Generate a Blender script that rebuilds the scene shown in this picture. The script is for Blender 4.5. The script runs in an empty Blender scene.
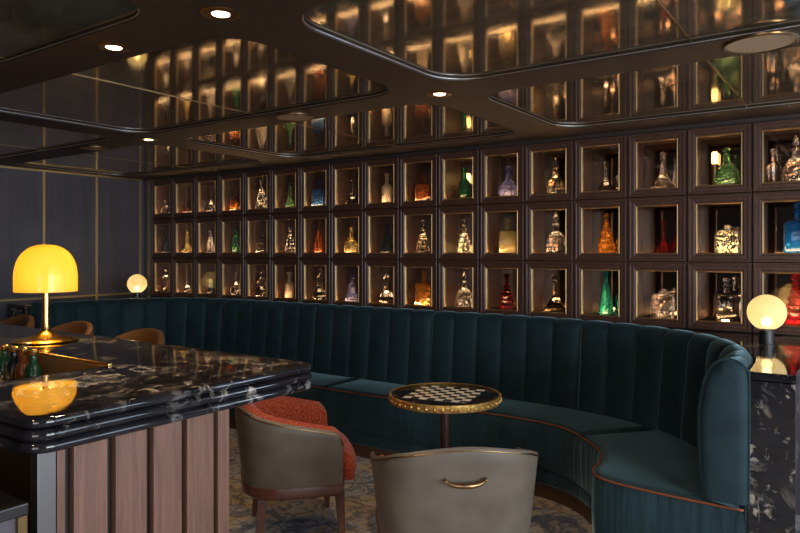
import bpy, bmesh, math, random
from mathutils import Vector, Matrix
random.seed(7)
PI = math.pi
SC = bpy.context.scene
COL = SC.collection

# ------------------------------------------------------------------ camera
TH = math.radians(34.85)
FPX = 675.0
EYE = 1.51
cd = bpy.data.cameras.new('camera')
cam = bpy.data.objects.new('camera', cd); COL.objects.link(cam)
cam.location = (0, 0, EYE)
cam.rotation_euler = (PI / 2, 0, TH)
cd.sensor_width = 36
cd.lens = FPX / 800 * 36
cd.shift_y = -15 / 800
cd.clip_start = 0.05
SC.camera = cam

# ------------------------------------------------------------------ world, exposure
w = bpy.data.worlds.new('world'); SC.world = w; w.use_nodes = True
w.node_tree.nodes['Background'].inputs[0].default_value = (0.5, 0.65, 1, 1)
w.node_tree.nodes['Background'].inputs[1].default_value = 0.3
SC.view_settings.view_transform = 'Standard'
SC.view_settings.look = 'None'
SC.view_settings.gamma = 1
SC.view_settings.exposure = 0.0
SC.view_settings.use_curve_mapping = False

# ------------------------------------------------------------------ room lights, some of them added
def area(name, loc, rot, sx, sy, power, color):
    l = bpy.data.lights.new(name, 'AREA'); l.shape = 'RECTANGLE'; l.size = sx; l.size_y = sy
    l.energy = power; l.color = color
    o = bpy.data.objects.new(name, l); COL.objects.link(o)
    o.location = loc; o.rotation_euler = rot
    return o
WALL_R = 2.6      # right wall x
# daylight outside the two windows of the right wall (light travels towards -x)
area('daylight_far', (WALL_R + 0.3, 3.0, 1.45), (0, PI / 2, 0), 1.5, 2.0, 90, (0.62, 0.78, 1.0))
area('daylight_near', (WALL_R + 0.3, 0.7, 1.35), (0, PI / 2, 0), 1.9, 2.4, 300, (0.74, 0.86, 1.0))
# fill light outside the added window behind the camera (travels towards +y)
area('fill_daylight_back', (1.0, -3.35, 1.4), (-PI / 2, 0, PI), 2.6, 1.7, 110, (0.95, 0.94, 1.0))
# added daylight outside an unseen window, for the counter edge highlights (travels towards -y)
area('highlight_daylight', (1.6, 4.85, 1.45), (-PI / 2, 0, 0), 1.5, 1.3, 85, (0.62, 0.76, 1.0))
SPOT_W = 34
SPOT_COL = (1.0, 0.72, 0.42)

# ------------------------------------------------------------------ materials
def newmat(name):
    m = bpy.data.materials.new(name); m.use_nodes = True
    nt = m.node_tree; b = nt.nodes['Principled BSDF']
    return m, nt, b
def setp(b, **k):
    N = dict(color='Base Color', rough='Roughness', metal='Metallic', trans='Transmission Weight', ior='IOR',
             sheen='Sheen Weight', sheenr='Sheen Roughness', sheent='Sheen Tint', coat='Coat Weight',
             coatr='Coat Roughness', emit='Emission Color', es='Emission Strength', spec='Specular IOR Level', aniso='Anisotropic')
    for a, v in k.items():
        if a in ('color', 'emit', 'sheent'): v = (*v, 1)
        b.inputs[N[a]].default_value = v
def plain(name, color, rough=0.5, **k):
    m, nt, b = newmat(name); setp(b, color=color, rough=rough, **k); return m
def link(nt, a, b): nt.links.new(a, b)
def coords(nt, scale=(1, 1, 1), rot=(0, 0, 0), kind='Object'):
    tc = nt.nodes.new('ShaderNodeTexCoord'); mp = nt.nodes.new('ShaderNodeMapping')
    mp.inputs['Scale'].default_value = scale; mp.inputs['Rotation'].default_value = rot
    link(nt, tc.outputs[kind], mp.inputs['Vector']); return mp.outputs['Vector']
def noise(nt, vec, scale, detail=4, rough=0.55, dist=0.0):
    n = nt.nodes.new('ShaderNodeTexNoise'); link(nt, vec, n.inputs['Vector'])
    n.inputs['Scale'].default_value = scale; n.inputs['Detail'].default_value = detail
    n.inputs['Roughness'].default_value = rough; n.inputs['Distortion'].default_value = dist
    return n.outputs['Fac']
def ramp(nt, fac, stops, interp='LINEAR'):
    r = nt.nodes.new('ShaderNodeValToRGB'); link(nt, fac, r.inputs['Fac']); r.color_ramp.interpolation = interp
    e = r.color_ramp.elements
    while len(e) < len(stops): e.new(0.5)
    for i, (p, c) in enumerate(stops):
        e[i].position = p; e[i].color = (*c, 1) if len(c) == 3 else c
    return r.outputs['Color']
def mix(nt, fac, a, b, mode='MIX'):
    n = nt.nodes.new('ShaderNodeMix'); n.data_type = 'RGBA'; n.blend_type = mode
    if isinstance(fac, (int, float)): n.inputs[0].default_value = fac
    else: link(nt, fac, n.inputs[0])
    for k, v in ((6, a), (7, b)):
        if isinstance(v, tuple): n.inputs[k].default_value = (*v, 1)
        else: link(nt, v, n.inputs[k])
    return n.outputs[2]
def bump(nt, b, h, strength=0.3, dist=0.01):
    n = nt.nodes.new('ShaderNodeBump'); n.inputs['Strength'].default_value = strength
    n.inputs['Distance'].default_value = dist; link(nt, h, n.inputs['Height']); link(nt, n.outputs[0], b.inputs['Normal'])
def wood(name, c1, c2, rough=0.4, scale=(14, 14, 1.2), dens=3, coat=0.0, bs=0.12):
    m, nt, b = newmat(name); v = coords(nt, scale)
    n1 = noise(nt, v, dens, 6, 0.6, 0.6); n2 = noise(nt, v, dens * 5, 3, 0.7, 0.2)
    c = ramp(nt, n1, [(0.3, c1), (0.7, c2)])
    c = mix(nt, 0.35, c, ramp(nt, n2, [(0.35, c1), (0.75, c2)]))
    link(nt, c, b.inputs['Base Color']); setp(b, rough=rough, coat=coat, coatr=0.15); bump(nt, b, n2, bs, 0.002)
    return m
def marble(name, rough=0.06, lo=0.50):
    m, nt, b = newmat(name); v = coords(nt)
    base = ramp(nt, noise(nt, v, 6, 6, 0.6), [(0.35, (0.004, 0.004, 0.006)), (0.75, (0.022, 0.021, 0.026))])
    n = noise(nt, v, 3.4, 8, 0.62, 1.4)
    vein = ramp(nt, n, [(0.465, (0, 0, 0)), (0.492, (1, 1, 1)), (0.506, (1, 1, 1)), (0.535, (0, 0, 0))])
    br = ramp(nt, noise(nt, v, 1.7, 3, 0.5), [(0.50, (0, 0, 0)), (0.62, (1, 1, 1))])
    f = mix(nt, 1.0, vein, br, 'MULTIPLY')
    n3 = noise(nt, v, 13, 10, 0.7, 1.0)
    cl = ramp(nt, n3, [(0.545, (0, 0, 0)), (0.62, (1, 1, 1))])
    br2 = ramp(nt, noise(nt, v, 3.1, 3, 0.5, 0.5), [(lo, (0, 0, 0)), (lo + .12, (0.85, 0.85, 0.85))])
    f2 = mix(nt, 1.0, cl, br2, 'MULTIPLY')
    f = mix(nt, 1.0, f, f2, 'LIGHTEN')
    vc = ramp(nt, noise(nt, v, 9, 4), [(0.35, (0.34, 0.33, 0.34)), (0.6, (0.5, 0.42, 0.32))])
    link(nt, mix(nt, f, base, vc), b.inputs['Base Color']); setp(b, rough=rough, spec=0.6)
    return m
def velvet(name, color, tint, gather=0.0):
    m, nt, b = newmat(name); v = coords(nt)
    n = noise(nt, v, 5, 5, 0.6, 0.4)
    c2 = tuple(x * 1.9 for x in color)
    link(nt, ramp(nt, n, [(0.3, color), (0.75, c2)]), b.inputs['Base Color'])
    setp(b, rough=0.7, sheen=0.55, sheenr=0.35, sheent=tint, spec=0.25)
    if gather:
        g = coords(nt, (1, 1, 0.06)); bump(nt, b, noise(nt, g, 22, 2, 0.5, 0.2), gather, 0.02)
    else:
        bump(nt, b, noise(nt, v, 130, 2), 0.12, 0.003)
    return m
def glass(name, color, rough=0.02, bumpy=0.0):
    m, nt, b = newmat(name); setp(b, color=color, rough=rough, trans=1.0 if min(color) > .5 else .80, ior=1.45)
    if bumpy:
        vo = nt.nodes.new('ShaderNodeTexVoronoi'); vo.inputs['Scale'].default_value = 55
        link(nt, coords(nt), vo.inputs['Vector']); bump(nt, b, vo.outputs['Distance'], bumpy, 0.01)
    return m
def emitter(name, color, strength):
    m, nt, b = newmat(name); setp(b, color=(0.8, 0.7, 0.6), emit=color, es=strength); return m

M = {}
M['door_wood'] = wood('door_wood', (0.050, 0.018, 0.010), (0.100, 0.042, 0.026), 0.46, coat=0.08)
M['body_wood'] = wood('body_wood', (0.075, 0.038, 0.024), (0.15, 0.085, 0.058), 0.45)
M['beam_wood'] = wood('beam_wood', (0.026, 0.0135, 0.0085), (0.036, 0.019, 0.012), 0.5, (1, 8, 8), 2)
M['cornice'] = wood('cornice', (0.03, 0.018, 0.014), (0.05, 0.03, 0.024), 0.45, (1, 10, 10), 2)
M['panel_wood'] = wood('panel_wood', (0.105, 0.047, 0.030), (0.24, 0.118, 0.078), 0.45, (16, 16, 1.0), 3)
M['slot'] = plain('slot', (0.012, 0.009, 0.008), 0.6)
M['plinth_wood'] = wood('plinth_wood', (0.06, 0.025, 0.012), (0.11, 0.05, 0.025), 0.4, (1, 1, 14))
M['chair_wood'] = wood('chair_wood', (0.07, 0.022, 0.012), (0.13, 0.045, 0.022), 0.35, (18, 18, 2), 3, 0.3)
M['left_wall'] = wood('left_wall', (0.055, 0.046, 0.056), (0.10, 0.086, 0.098), 0.33, (6, 6, 0.5), 2, 0.2)
M['wall_dark'] = plain('wall_dark', (0.035, 0.028, 0.026), 0.6)
M['gold'] = plain('gold', (0.62, 0.42, 0.17), 0.32, metal=1.0)
M['bead'] = plain('bead', (0.42, 0.26, 0.11), 0.42, metal=0.75)
M['brass'] = plain('brass', (0.66, 0.43, 0.16), 0.24, metal=1.0)
M['bronze'] = plain('bronze', (0.30, 0.19, 0.09), 0.3, metal=1.0)
M['steel'] = plain('steel', (0.20, 0.185, 0.18), 0.42, metal=1.0)
M['silver'] = plain('silver', (0.75, 0.72, 0.70), 0.35, metal=1.0)
M['dark_metal'] = plain('dark_metal', (0.05, 0.045, 0.045), 0.35, metal=0.8)
M['marble'] = marble('marble'); M['marble_block'] = marble('marble_block', .06, .38)
M['velvet'] = velvet('velvet', (0.0098, 0.0235, 0.0280), (0.42, 0.68, 0.74))
M['velvet_gather'] = velvet('velvet_gather', (0.0112, 0.0270, 0.0320), (0.42, 0.68, 0.74), 0.6)
M['rust'] = plain('rust', (0.22, 0.055, 0.02), 0.5)
M['leather'] = None
m, nt, b = newmat('leather'); v = coords(nt)
link(nt, ramp(nt, noise(nt, v, 7, 4), [(0.3, (0.100, 0.076, 0.056)), (0.7, (0.150, 0.116, 0.086))]), b.inputs['Base Color'])
setp(b, rough=0.42); bump(nt, b, noise(nt, v, 240, 3), 0.15, 0.001); M['leather'] = m
M['tan_leather'] = plain('tan_leather', (0.21, 0.085, 0.028), 0.45)
m, nt, b = newmat('tweed'); v = coords(nt)
n = noise(nt, v, 190, 2, 0.6); n2 = noise(nt, v, 14, 4)
c = ramp(nt, n, [(0.35, (0.10, 0.012, 0.006)), (0.5, (0.34, 0.042, 0.016)), (0.68, (0.56, 0.15, 0.07))])
link(nt, c, b.inputs['Base Color']); setp(b, rough=0.9, sheen=0.2, spec=0.1); bump(nt, b, n, 0.7, 0.004); M['tweed'] = m
# smoked antique mirror of the ceiling: streaky, slightly uneven
m, nt, b = newmat('smoked_mirror'); v = coords(nt, (1, 1, 1))
s1 = noise(nt, coords(nt, (2, 9, 1), (0, 0, 0.5)), 2, 6, 0.65, 0.8); s2 = noise(nt, v, 1.3, 5, 0.6, 1.2)
c = ramp(nt, s1, [(0.3, (0.20, 0.15, 0.095)), (0.7, (0.52, 0.40, 0.26))])
c = mix(nt, 0.4, c, ramp(nt, s2, [(0.35, (0.17, 0.13, 0.08)), (0.7, (0.58, 0.45, 0.29))]))
link(nt, c, b.inputs['Base Color'])
rg = nt.nodes.new('ShaderNodeMapRange'); link(nt, s1, rg.inputs[0]); rg.inputs[3].default_value = 0.03; rg.inputs[4].default_value = 0.09
link(nt, rg.outputs[0], b.inputs['Roughness']); setp(b, metal=0.85, spec=0.3); bump(nt, b, s2, 0.025, 0.02); M['smoked_mirror'] = m
M['locker_mirror'] = plain('locker_mirror', (0.34, 0.26, 0.22), 0.06, metal=1.0)
# carpet
m, nt, b = newmat('carpet'); v = coords(nt)
n1 = noise(nt, v, 2.6, 8, 0.7, 1.2); n2 = noise(nt, v, 9, 6, 0.7, 2.0); n3 = noise(nt, v, 120, 2)
c = ramp(nt, n1, [(0.36, (0.08, 0.10, 0.16)), (0.46, (0.42, 0.40, 0.42)), (0.56, (0.52, 0.37, 0.19)), (0.68, (0.30, 0.18, 0.07))])
c = mix(nt, ramp(nt, n2, [(0.48, (0, 0, 0)), (0.56, (0.75, 0.75, 0.75))]), c, (0.045, 0.055, 0.10))
link(nt, c, b.inputs['Base Color']); setp(b, rough=0.95, sheen=0.15); bump(nt, b, n3, 0.5, 0.006); M['carpet'] = m
# thin door glass: clear, with a real surface reflection
m = bpy.data.materials.new('door_glass'); m.use_nodes = True; nt = m.node_tree; nt.nodes.remove(nt.nodes['Principled BSDF'])
tr = nt.nodes.new('ShaderNodeBsdfTransparent'); tr.inputs[0].default_value = (0.93, 0.92, 0.9, 1)
gl = nt.nodes.new('ShaderNodeBsdfGlossy'); gl.inputs['Roughness'].default_value = 0.015
fr = nt.nodes.new('ShaderNodeFresnel'); gm = nt.nodes.new('ShaderNodeNewGeometry'); ir = nt.nodes.new('ShaderNodeMapRange')
ir.inputs[3].default_value = 1.5; ir.inputs[4].default_value = 1 / 1.5        # same index for both faces of the thin pane
link(nt, gm.outputs['Backfacing'], ir.inputs[0]); link(nt, ir.outputs[0], fr.inputs[0])
mx = nt.nodes.new('ShaderNodeMixShader'); link(nt, fr.outputs[0], mx.inputs[0]); link(nt, tr.outputs[0], mx.inputs[1]); link(nt, gl.outputs[0], mx.inputs[2])
link(nt, mx.outputs[0], nt.nodes['Material Output'].inputs[0]); M['door_glass'] = m
# lamp glass that carries the light of the bulb inside it
def lampglass(name, color, emit, es, stripes=None):
    m = bpy.data.materials.new(name); m.use_nodes = True; nt = m.node_tree; b = nt.nodes['Principled BSDF']
    setp(b, color=color, rough=0.12, emit=emit, es=es)
    t = nt.nodes.new('ShaderNodeBsdfTranslucent'); t.inputs[0].default_value = (*color, 1)
    mx = nt.nodes.new('ShaderNodeMixShader'); mx.inputs[0].default_value = 0.55
    if stripes:
        wv = nt.nodes.new('ShaderNodeTexWave'); wv.wave_type = 'BANDS'; wv.bands_direction = 'Z'
        wv.inputs['Scale'].default_value = stripes; wv.inputs['Distortion'].default_value = 1.0
        link(nt, coords(nt, (1, 1, 1), (0.9, 0.35, 0)), wv.inputs['Vector'])
        c = ramp(nt, wv.outputs['Fac'], [(0.2, tuple(x * 0.86 for x in color)), (0.6, color)])
        link(nt, c, b.inputs['Base Color']); link(nt, c, t.inputs[0])
        bump(nt, b, wv.outputs['Fac'], 0.3, 0.003)
    link(nt, b.outputs[0], mx.inputs[1]); link(nt, t.outputs[0], mx.inputs[2])
    if stripes:                                   # the globe is only half opal: the bulb shows through
        tp = nt.nodes.new('ShaderNodeBsdfTransparent'); tp.inputs[0].default_value = (*color, 1)
        m2 = nt.nodes.new('ShaderNodeMixShader'); m2.inputs[0].default_value = 0.28
        link(nt, mx.outputs[0], m2.inputs[1]); link(nt, tp.outputs[0], m2.inputs[2]); mx = m2
    link(nt, mx.outputs[0], nt.nodes['Material Output'].inputs[0]); return m
M['amber_shade'] = lampglass('amber_shade', (1.0, 0.78, 0.17), (1.0, 0.64, 0.10), 0.18)
M['globe_glass'] = lampglass('globe_glass', (1.0, 0.86, 0.55), (1.0, 0.78, 0.42), 0.05, 36)
M['bulb'] = emitter('bulb', (1.0, 0.80, 0.50), 9)
M['led'] = emitter('led', (1.0, 0.62, 0.30), 32)
M['uplight'] = emitter('uplight', (1.0, 0.64, 0.34), 13)
M['downlight_lens'] = emitter('downlight_lens', (1.0, 0.80, 0.52), 14)
M['glow_emission'] = emitter('glow_emission', (1.0, 0.68, 0.22), 5)

# ------------------------------------------------------------------ object helpers
def tag(o, label=None, cat=None, group=None, kind=None):
    if label: o['label'] = label
    if cat: o['category'] = cat
    if group: o['group'] = group
    if kind: o['kind'] = kind
    return o
def empty(name, loc=(0, 0, 0), rz=0, label=None, cat=None, group=None):
    o = bpy.data.objects.new(name, None); COL.objects.link(o); o.empty_display_size = 0.1
    o.location = loc; o.rotation_euler = (0, 0, rz)
    return tag(o, label, cat, group)
def obj(name, bm, mat, parent=None, smooth=False, angle=None):
    me = bpy.data.meshes.new(name)
    bmesh.ops.recalc_face_normals(bm, faces=bm.faces)
    if smooth:
        for f in bm.faces: f.smooth = True
        if angle:
            for e in bm.edges:
                if len(e.link_faces) == 2 and e.calc_face_angle(0) > angle: e.smooth = False
    bm.to_mesh(me); bm.free()
    for mm in (mat if isinstance(mat, (list, tuple)) else [mat]): me.materials.append(mm)
    o = bpy.data.objects.new(name, me); COL.objects.link(o)
    if parent: o.parent = parent
    return o
def BM(): return bmesh.new()
def box(bm, x0, x1, y0, y1, z0, z1, bev=0.0, mi=0):
    r = bmesh.ops.create_cube(bm, size=1)
    bmesh.ops.scale(bm, vec=(x1 - x0, y1 - y0, z1 - z0), verts=r['verts'])
    bmesh.ops.translate(bm, vec=((x0 + x1) / 2, (y0 + y1) / 2, (z0 + z1) / 2), verts=r['verts'])
    fs = {f for v in r['verts'] for f in v.link_faces}
    for f in fs: f.material_index = mi
    if bev:
        es = list({e for v in r['verts'] for e in v.link_edges})
        bmesh.ops.bevel(bm, geom=es, offset=bev, segments=2, affect='EDGES', profile=0.6)
    return bm
def lathe(bm, prof, n=24, c=(0, 0, 0), sx=1, sy=1, caps=True, rip=0):
    rings = []
    for r, z in prof:
        ring = []
        for k in range(n):
            a = 2 * PI * k / n
            rr = r * (1 + (rip if k % 2 else -rip))
            ring.append(bm.verts.new((c[0] + rr * math.cos(a) * sx, c[1] + rr * math.sin(a) * sy, c[2] + z)))
        rings.append(ring)
    for a, b_ in zip(rings, rings[1:]):
        for k in range(n): bm.faces.new((a[k], a[(k + 1) % n], b_[(k + 1) % n], b_[k]))
    if caps and prof[0][0] > 1e-5: bm.faces.new(rings[0][::-1])
    if caps and prof[-1][0] > 1e-5: bm.faces.new(rings[-1])
    bmesh.ops.remove_doubles(bm, verts=[v for r in (rings[0], rings[-1]) for v in r], dist=1e-5)
    return bm
def tube(bm, pts, rad, n=8, closed=False):
    pts = [Vector(p) for p in pts]; N = len(pts); rings = []
    up = Vector((0, 0, 1)); prev = None
    for i, p in enumerate(pts):
        if closed: t = pts[(i + 1) % N] - pts[i - 1]
        else: t = pts[min(i + 1, N - 1)] - pts[max(i - 1, 0)]
        t.normalize()
        ref = up if abs(t.dot(up)) < 0.95 else Vector((1, 0, 0))
        if prev is None: s = t.cross(ref).normalized()
        else: s = (prev - t * prev.dot(t)).normalized()
        prev = s; q = t.cross(s)
        r = rad(i / (N - 1)) if callable(rad) else rad
        rings.append([bm.verts.new(p + (s * math.cos(2 * PI * k / n) + q * math.sin(2 * PI * k / n)) * r) for k in range(n)])
    R = list(zip(rings, rings[1:]))
    if closed: R.append((rings[-1], rings[0]))
    for a, b_ in R:
        for k in range(n): bm.faces.new((a[k], a[(k + 1) % n], b_[(k + 1) % n], b_[k]))
    if not closed: bm.faces.new(rings[0][::-1]); bm.faces.new(rings[-1])
    return bm
def catmull(pts, n=8, closed=False):
    P = [Vector(p) for p in pts]; N = len(P); out = []
    rng = range(N) if closed else range(N - 1)
    for i in rng:
        if closed: p0, p1, p2, p3 = P[i - 1], P[i], P[(i + 1) % N], P[(i + 2) % N]
        else: p0, p1, p2, p3 = P[max(i - 1, 0)], P[i], P[i + 1], P[min(i + 2, N - 1)]
        for k in range(n):
            t = k / n
            out.append(0.5 * ((2 * p1) + (-p0 + p2) * t + (2 * p0 - 5 * p1 + 4 * p2 - p3) * t * t + (-p0 + 3 * p1 - 3 * p2 + p3) * t ** 3))
    if not closed: out.append(P[-1].copy())
    return out
def resample(pts, step):
    pts = [Vector(p) for p in pts]; L = [0]
    for a, b_ in zip(pts, pts[1:]): L.append(L[-1] + (b_ - a).length)
    n = max(2, round(L[-1] / step)); out = []; j = 0
    for i in range(n + 1):
        d = L[-1] * i / n
        while j < len(L) - 2 and L[j + 1] < d: j += 1
        s = (d - L[j]) / max(1e-9, L[j + 1] - L[j]); out.append(pts[j].lerp(pts[j + 1], min(1, max(0, s))))
    return out
def normals2d(pts, closed=True):
    N = len(pts); out = []
    for i in range(N):
        a = pts[i - 1] if (closed or i > 0) else pts[i]; b_ = pts[(i + 1) % N] if (closed or i < N - 1) else pts[i]
        t = (b_ - a); t.normalize(); out.append(Vector((t.y, -t.x)))
    return out                    # points to the right of travel: outward for a counter-clockwise outline
def area2(pts): return sum(pts[i - 1].x * pts[i].y - pts[i].x * pts[i - 1].y for i in range(len(pts))) / 2
def prism(bm, outline, prof, cap0=True, cap1=True, hole=None):
    """closed outline (2d), profile of (outward offset, z) from bottom to top; optional hole outline in the top cap"""
    P = [Vector((p[0], p[1])) for p in outline]
    if area2(P) < 0: P.reverse()
    Nn = normals2d(P); rings = []
    for off, z in prof: rings.append([bm.verts.new((p.x + q.x * off, p.y + q.y * off, z)) for p, q in zip(P, Nn)])
    n = len(P)
    for a, b_ in zip(rings, rings[1:]):
        for k in range(n): bm.faces.new((a[k], a[(k + 1) % n], b_[(k + 1) % n], b_[k]))
    def cap(r, z):
        if hole:
            hv = [bm.verts.new((h[0], h[1], z)) for h in hole]
            es = [bm.edges.get((r[i - 1], r[i])) for i in range(n)] + [bm.edges.new((hv[i - 1], hv[i])) for i in range(len(hv))]
            bmesh.ops.triangle_fill(bm, edges=es, use_beauty=True); return hv
        f = bm.faces.new(r); bmesh.ops.triangulate(bm, faces=[f]); return None
    h0 = cap(rings[0], prof[0][1]) if cap0 else None
    h1 = cap(rings[-1], prof[-1][1]) if cap1 else None
    if h0 and h1:
        for i in range(len(h0)): bm.faces.new((h0[i - 1], h0[i], h1[i], h1[i - 1]))
    return bm
def rrect(x0, x1, y0, y1, r, n=8):
    out = []
    for cx, cy, a0 in ((x1 - r, y1 - r, 0), (x0 + r, y1 - r, 90), (x0 + r, y0 + r, 180), (x1 - r, y0 + r, 270)):
        for k in range(n + 1):
            a = math.radians(a0 + 90 * k / n); out.append((cx + r * math.cos(a), cy + r * math.sin(a)))
    return out
def copy_tree(o, parent=None):
    c = o.copy(); COL.objects.link(c)
    if parent: c.parent = parent
    for ch in list(o.children): copy_tree(ch, c)
    return c

# ------------------------------------------------------------------ room shell
D = 4.475; CEIL = 2.30; MIR = 2.318; WL = -6.54; YB = -3.0
LX0, LP = -6.379, 0.3629       # lockers: left edge, pitch
NCOL = 17
RZ = (1.03, 1.445, 1.86); RP = 0.415
LXE = LX0 + LP * NCOL
S = lambda name, bm, mat: tag(obj(name, bm, mat), kind='structure')
S('floor', box(BM(), WL - .1, WALL_R + .1, YB - .1, D + .5, -0.1, 0), M['carpet'])
S('wall_left', box(BM(), WL - .1, WL, YB, D + .5, 0, 2.5), M['left_wall'])
bm = BM(); box(bm, WL, -.3, YB - .1, YB, 0, 2.5); box(bm, 2.3, WALL_R, YB - .1, YB, 0, 2.5); box(bm, -.3, 2.3, YB - .1, YB, 0, .55); box(bm, -.3, 2.3, YB - .1, YB, 2.2, 2.5)
S('wall_front', bm, M['wall_dark'])
bm = BM(); box(bm, -.3, 2.3, YB - .08, YB - .02, .55, .60); box(bm, -.3, 2.3, YB - .08, YB - .02, 2.15, 2.2)
for k in range(4): box(bm, -.3 + .846 * k, -.24 + .846 * k, YB - .08, YB - .02, .6, 2.15)
wf = S('window_3', bm, M['dark_metal'])  # unseen window, added to let fill light in from behind the camera
obj('window_pane', box(BM(), -.24, 2.24, YB - .053, YB - .047, .6, 2.15), M['door_glass'], wf)
bm = BM(); box(bm, WL, .8, D, D + .42, 0, 1.028); box(bm, WL, .8, D, D + .42, 2.277, 2.5)
box(bm, .8, WALL_R, D, D + .10, 0, .75); box(bm, .8, WALL_R, D, D + .10, 2.15, 2.5); box(bm, 2.4, WALL_R, D, D + .10, .75, 2.15)
box(bm, WL, LX0 - .003, D, D + .42, 1.028, 2.277); box(bm, LXE + .003, .8, D, D + .42, 1.028, 2.277)
box(bm, LX0 - .003, LXE + .003, D + .345, D + .42, 1.028, 2.277)
S('wall_back', bm, M['left_wall'])
bm = BM()
for a in (.8, 1.585, 2.37): box(bm, a, a + .03, D + .03, D + .08, .75, 2.15)
box(bm, .8, 2.4, D + .03, D + .08, .75, .79); box(bm, .8, 2.4, D + .03, D + .08, 2.11, 2.15)
wf = S('window_4', bm, M['dark_metal'])  # unseen window, added to put blue highlights on the counter edge
obj('window_pane', box(BM(), .83, 2.37, D + .05, D + .056, .79, 2.11), M['door_glass'], wf)
# right wall with two windows
bm = BM(); W = ((-.55, 1.95, 0.5, 2.15), (2.15, 4.1, 0.7, 2.15))
box(bm, WALL_R, WALL_R + .12, YB, W[0][0], 0, 2.5); box(bm, WALL_R, WALL_R + .12, W[0][1], W[1][0], 0, 2.5)
box(bm, WALL_R, WALL_R + .12, W[1][1], D + .42, 0, 2.5)
for y0, y1, z0, z1 in W:
    box(bm, WALL_R, WALL_R + .12, y0, y1, 0, z0); box(bm, WALL_R, WALL_R + .12, y0, y1, z1, 2.5)
S('wall_right', bm, M['wall_dark'])
for i, (y0, y1, z0, z1) in enumerate(W):
    bm = BM()
    for a, b_ in ((y0, y0 + .05), (y1 - .05, y1), ((y0 + y1) / 2 - .02, (y0 + y1) / 2 + .02)): box(bm, WALL_R + .02, WALL_R + .08, a, b_, z0, z1)
    box(bm, WALL_R + .02, WALL_R + .08, y0, y1, z0, z0 + .05); box(bm, WALL_R + .02, WALL_R + .08, y0, y1, z1 - .05, z1)
    wf = S('window_%d' % (i + 1), bm, M['dark_metal'])
    obj('window_pane', box(BM(), WALL_R + .045, WALL_R + .051, y0 + .05, y1 - .05, z0 + .05, z1 - .05), M['door_glass'], wf)
# brass strips of the left wall
SY = (3.38, 3.92, 4.425)
bm = BM()
for k in range(-10, 1):
    y = SY[0] + .52 * k
    if y > YB: box(bm, WL, WL + .008, y - .011, y + .011, 0, 2.285)
for y in SY[1:]: box(bm, WL, WL + .008, y - .011, y + .011, 0, 2.285)
S('trim_1', bm, M['gold'])
S('trim_2', box(BM(), WL, WL + .012, YB, 4.436, 2.28, 2.298), M['gold'])
S('trim_3', box(BM(), WL, WL + .014, YB, 4.436, 1.052, 1.070), M['gold'])
# slim cornice above the lockers
bm = BM(); box(bm, WL, WALL_R, D - .012, D, 2.279, 2.30, .003)
S('trim_4', bm, M['cornice'])

# ceiling lattice with rounded openings, smoked mirror plates above it
cols = [(-1.64 + 2.41 * k, -1.64 + 2.41 * k + 2.155) for k in (-2, -1, 0, 1)]
rows = [(3.015, 4.19), (1.63, 2.765), (0.24, 1.375), (-1.15, -0.015), (-2.6, -1.4)]
cols = [(max(a, WL + .08), min(b_, WALL_R - .1)) for a, b_ in cols]
cu = bpy.data.curves.new('ceiling', 'CURVE'); cu.dimensions = '2D'; cu.fill_mode = 'BOTH'; cu.extrude = 0.008
def poly(pts):
    s = cu.splines.new('POLY'); s.points.add(len(pts) - 1)
    for p, q in zip(s.points, pts): p.co = (q[0], q[1], 0, 1)
    s.use_cyclic_u = True
poly([(WL, YB), (WALL_R, YB), (WALL_R, D), (WL, D)])
for a, b_ in cols:
    for c_, d_ in rows: poly(rrect(a, b_, c_, d_, 0.2, 10))
tmp = bpy.data.objects.new('tmp', cu); COL.objects.link(tmp)
dg = bpy.context.evaluated_depsgraph_get(); me = bpy.data.meshes.new_from_object(tmp.evaluated_get(dg))
bpy.data.objects.remove(tmp)
me.name = 'ceiling'; me.materials.clear(); me.materials.append(M['beam_wood'])
ceil = bpy.data.objects.new('ceiling', me); COL.objects.link(ceil); ceil.location = (0, 0, CEIL + .008); tag(ceil, kind='structure')
for a, b_ in cols:
    for c_, d_ in rows:
        mp = obj('mirror_panel', box(BM(), a - .03, b_ + .03, c_ - .03, d_ + .03, MIR - CEIL - .008, MIR - CEIL), M['smoked_mirror'], ceil)
        bm = BM(); tube(bm, [(p[0], p[1], 0.001) for p in rrect(a + .002, b_ - .002, c_ + .002, d_ - .002, 0.198, 10)], .0022, 6, True)
        obj('edge_trim', bm, M['silver'], ceil, True)
        mid = (a + b_) / 2
        obj('seam_strip', box(BM(), mid - .003, mid + .003, c_, d_, MIR - CEIL - .011, MIR - CEIL - .008), M['bronze'], ceil)
S('wall_top_cap', box(BM(), WL, WALL_R, YB, D + .4, 2.5, 2.52), M['wall_dark']).name = 'ceiling_slab'

# ------------------------------------------------------------------ banquette
P_in = catmull([(-.575, 3.06), (-.585, 3.3), (-.612, 3.5), (-.69, 3.72), (-.82, 3.91), (-1.02, 4.07), (-1.3, 4.2), (-1.66, 4.275), (-2.1, 4.30),
                (-3.0, 4.30), (-4.0, 4.30), (-4.9, 4.29), (-5.3, 4.22), (-5.6, 4.06), (-5.8, 3.82), (-5.88, 3.5), (-5.9, 3.28), (-5.905, 3.06)], 10)
P_in = resample(P_in, 0.0162)
P_n = normals2d([Vector((p.x, p.y)) for p in P_in], False)    # travelling from right end to left: right-hand side = +y (outwards)
ban = empty('banquette', (-3.2, 3.9, 0), 0, 'long curved dark teal velvet banquette with channelled back and rust piping', 'banquette')
def bl(bm): bmesh.ops.translate(bm, vec=(3.2, -3.9, 0), verts=bm.verts); return bm
CH = 12                                   # samples per channel (0.195 m)
npt = len(P_in); nch = (npt - 1) // CH
sec = [0, 4, 9, 12 + 0]
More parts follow.
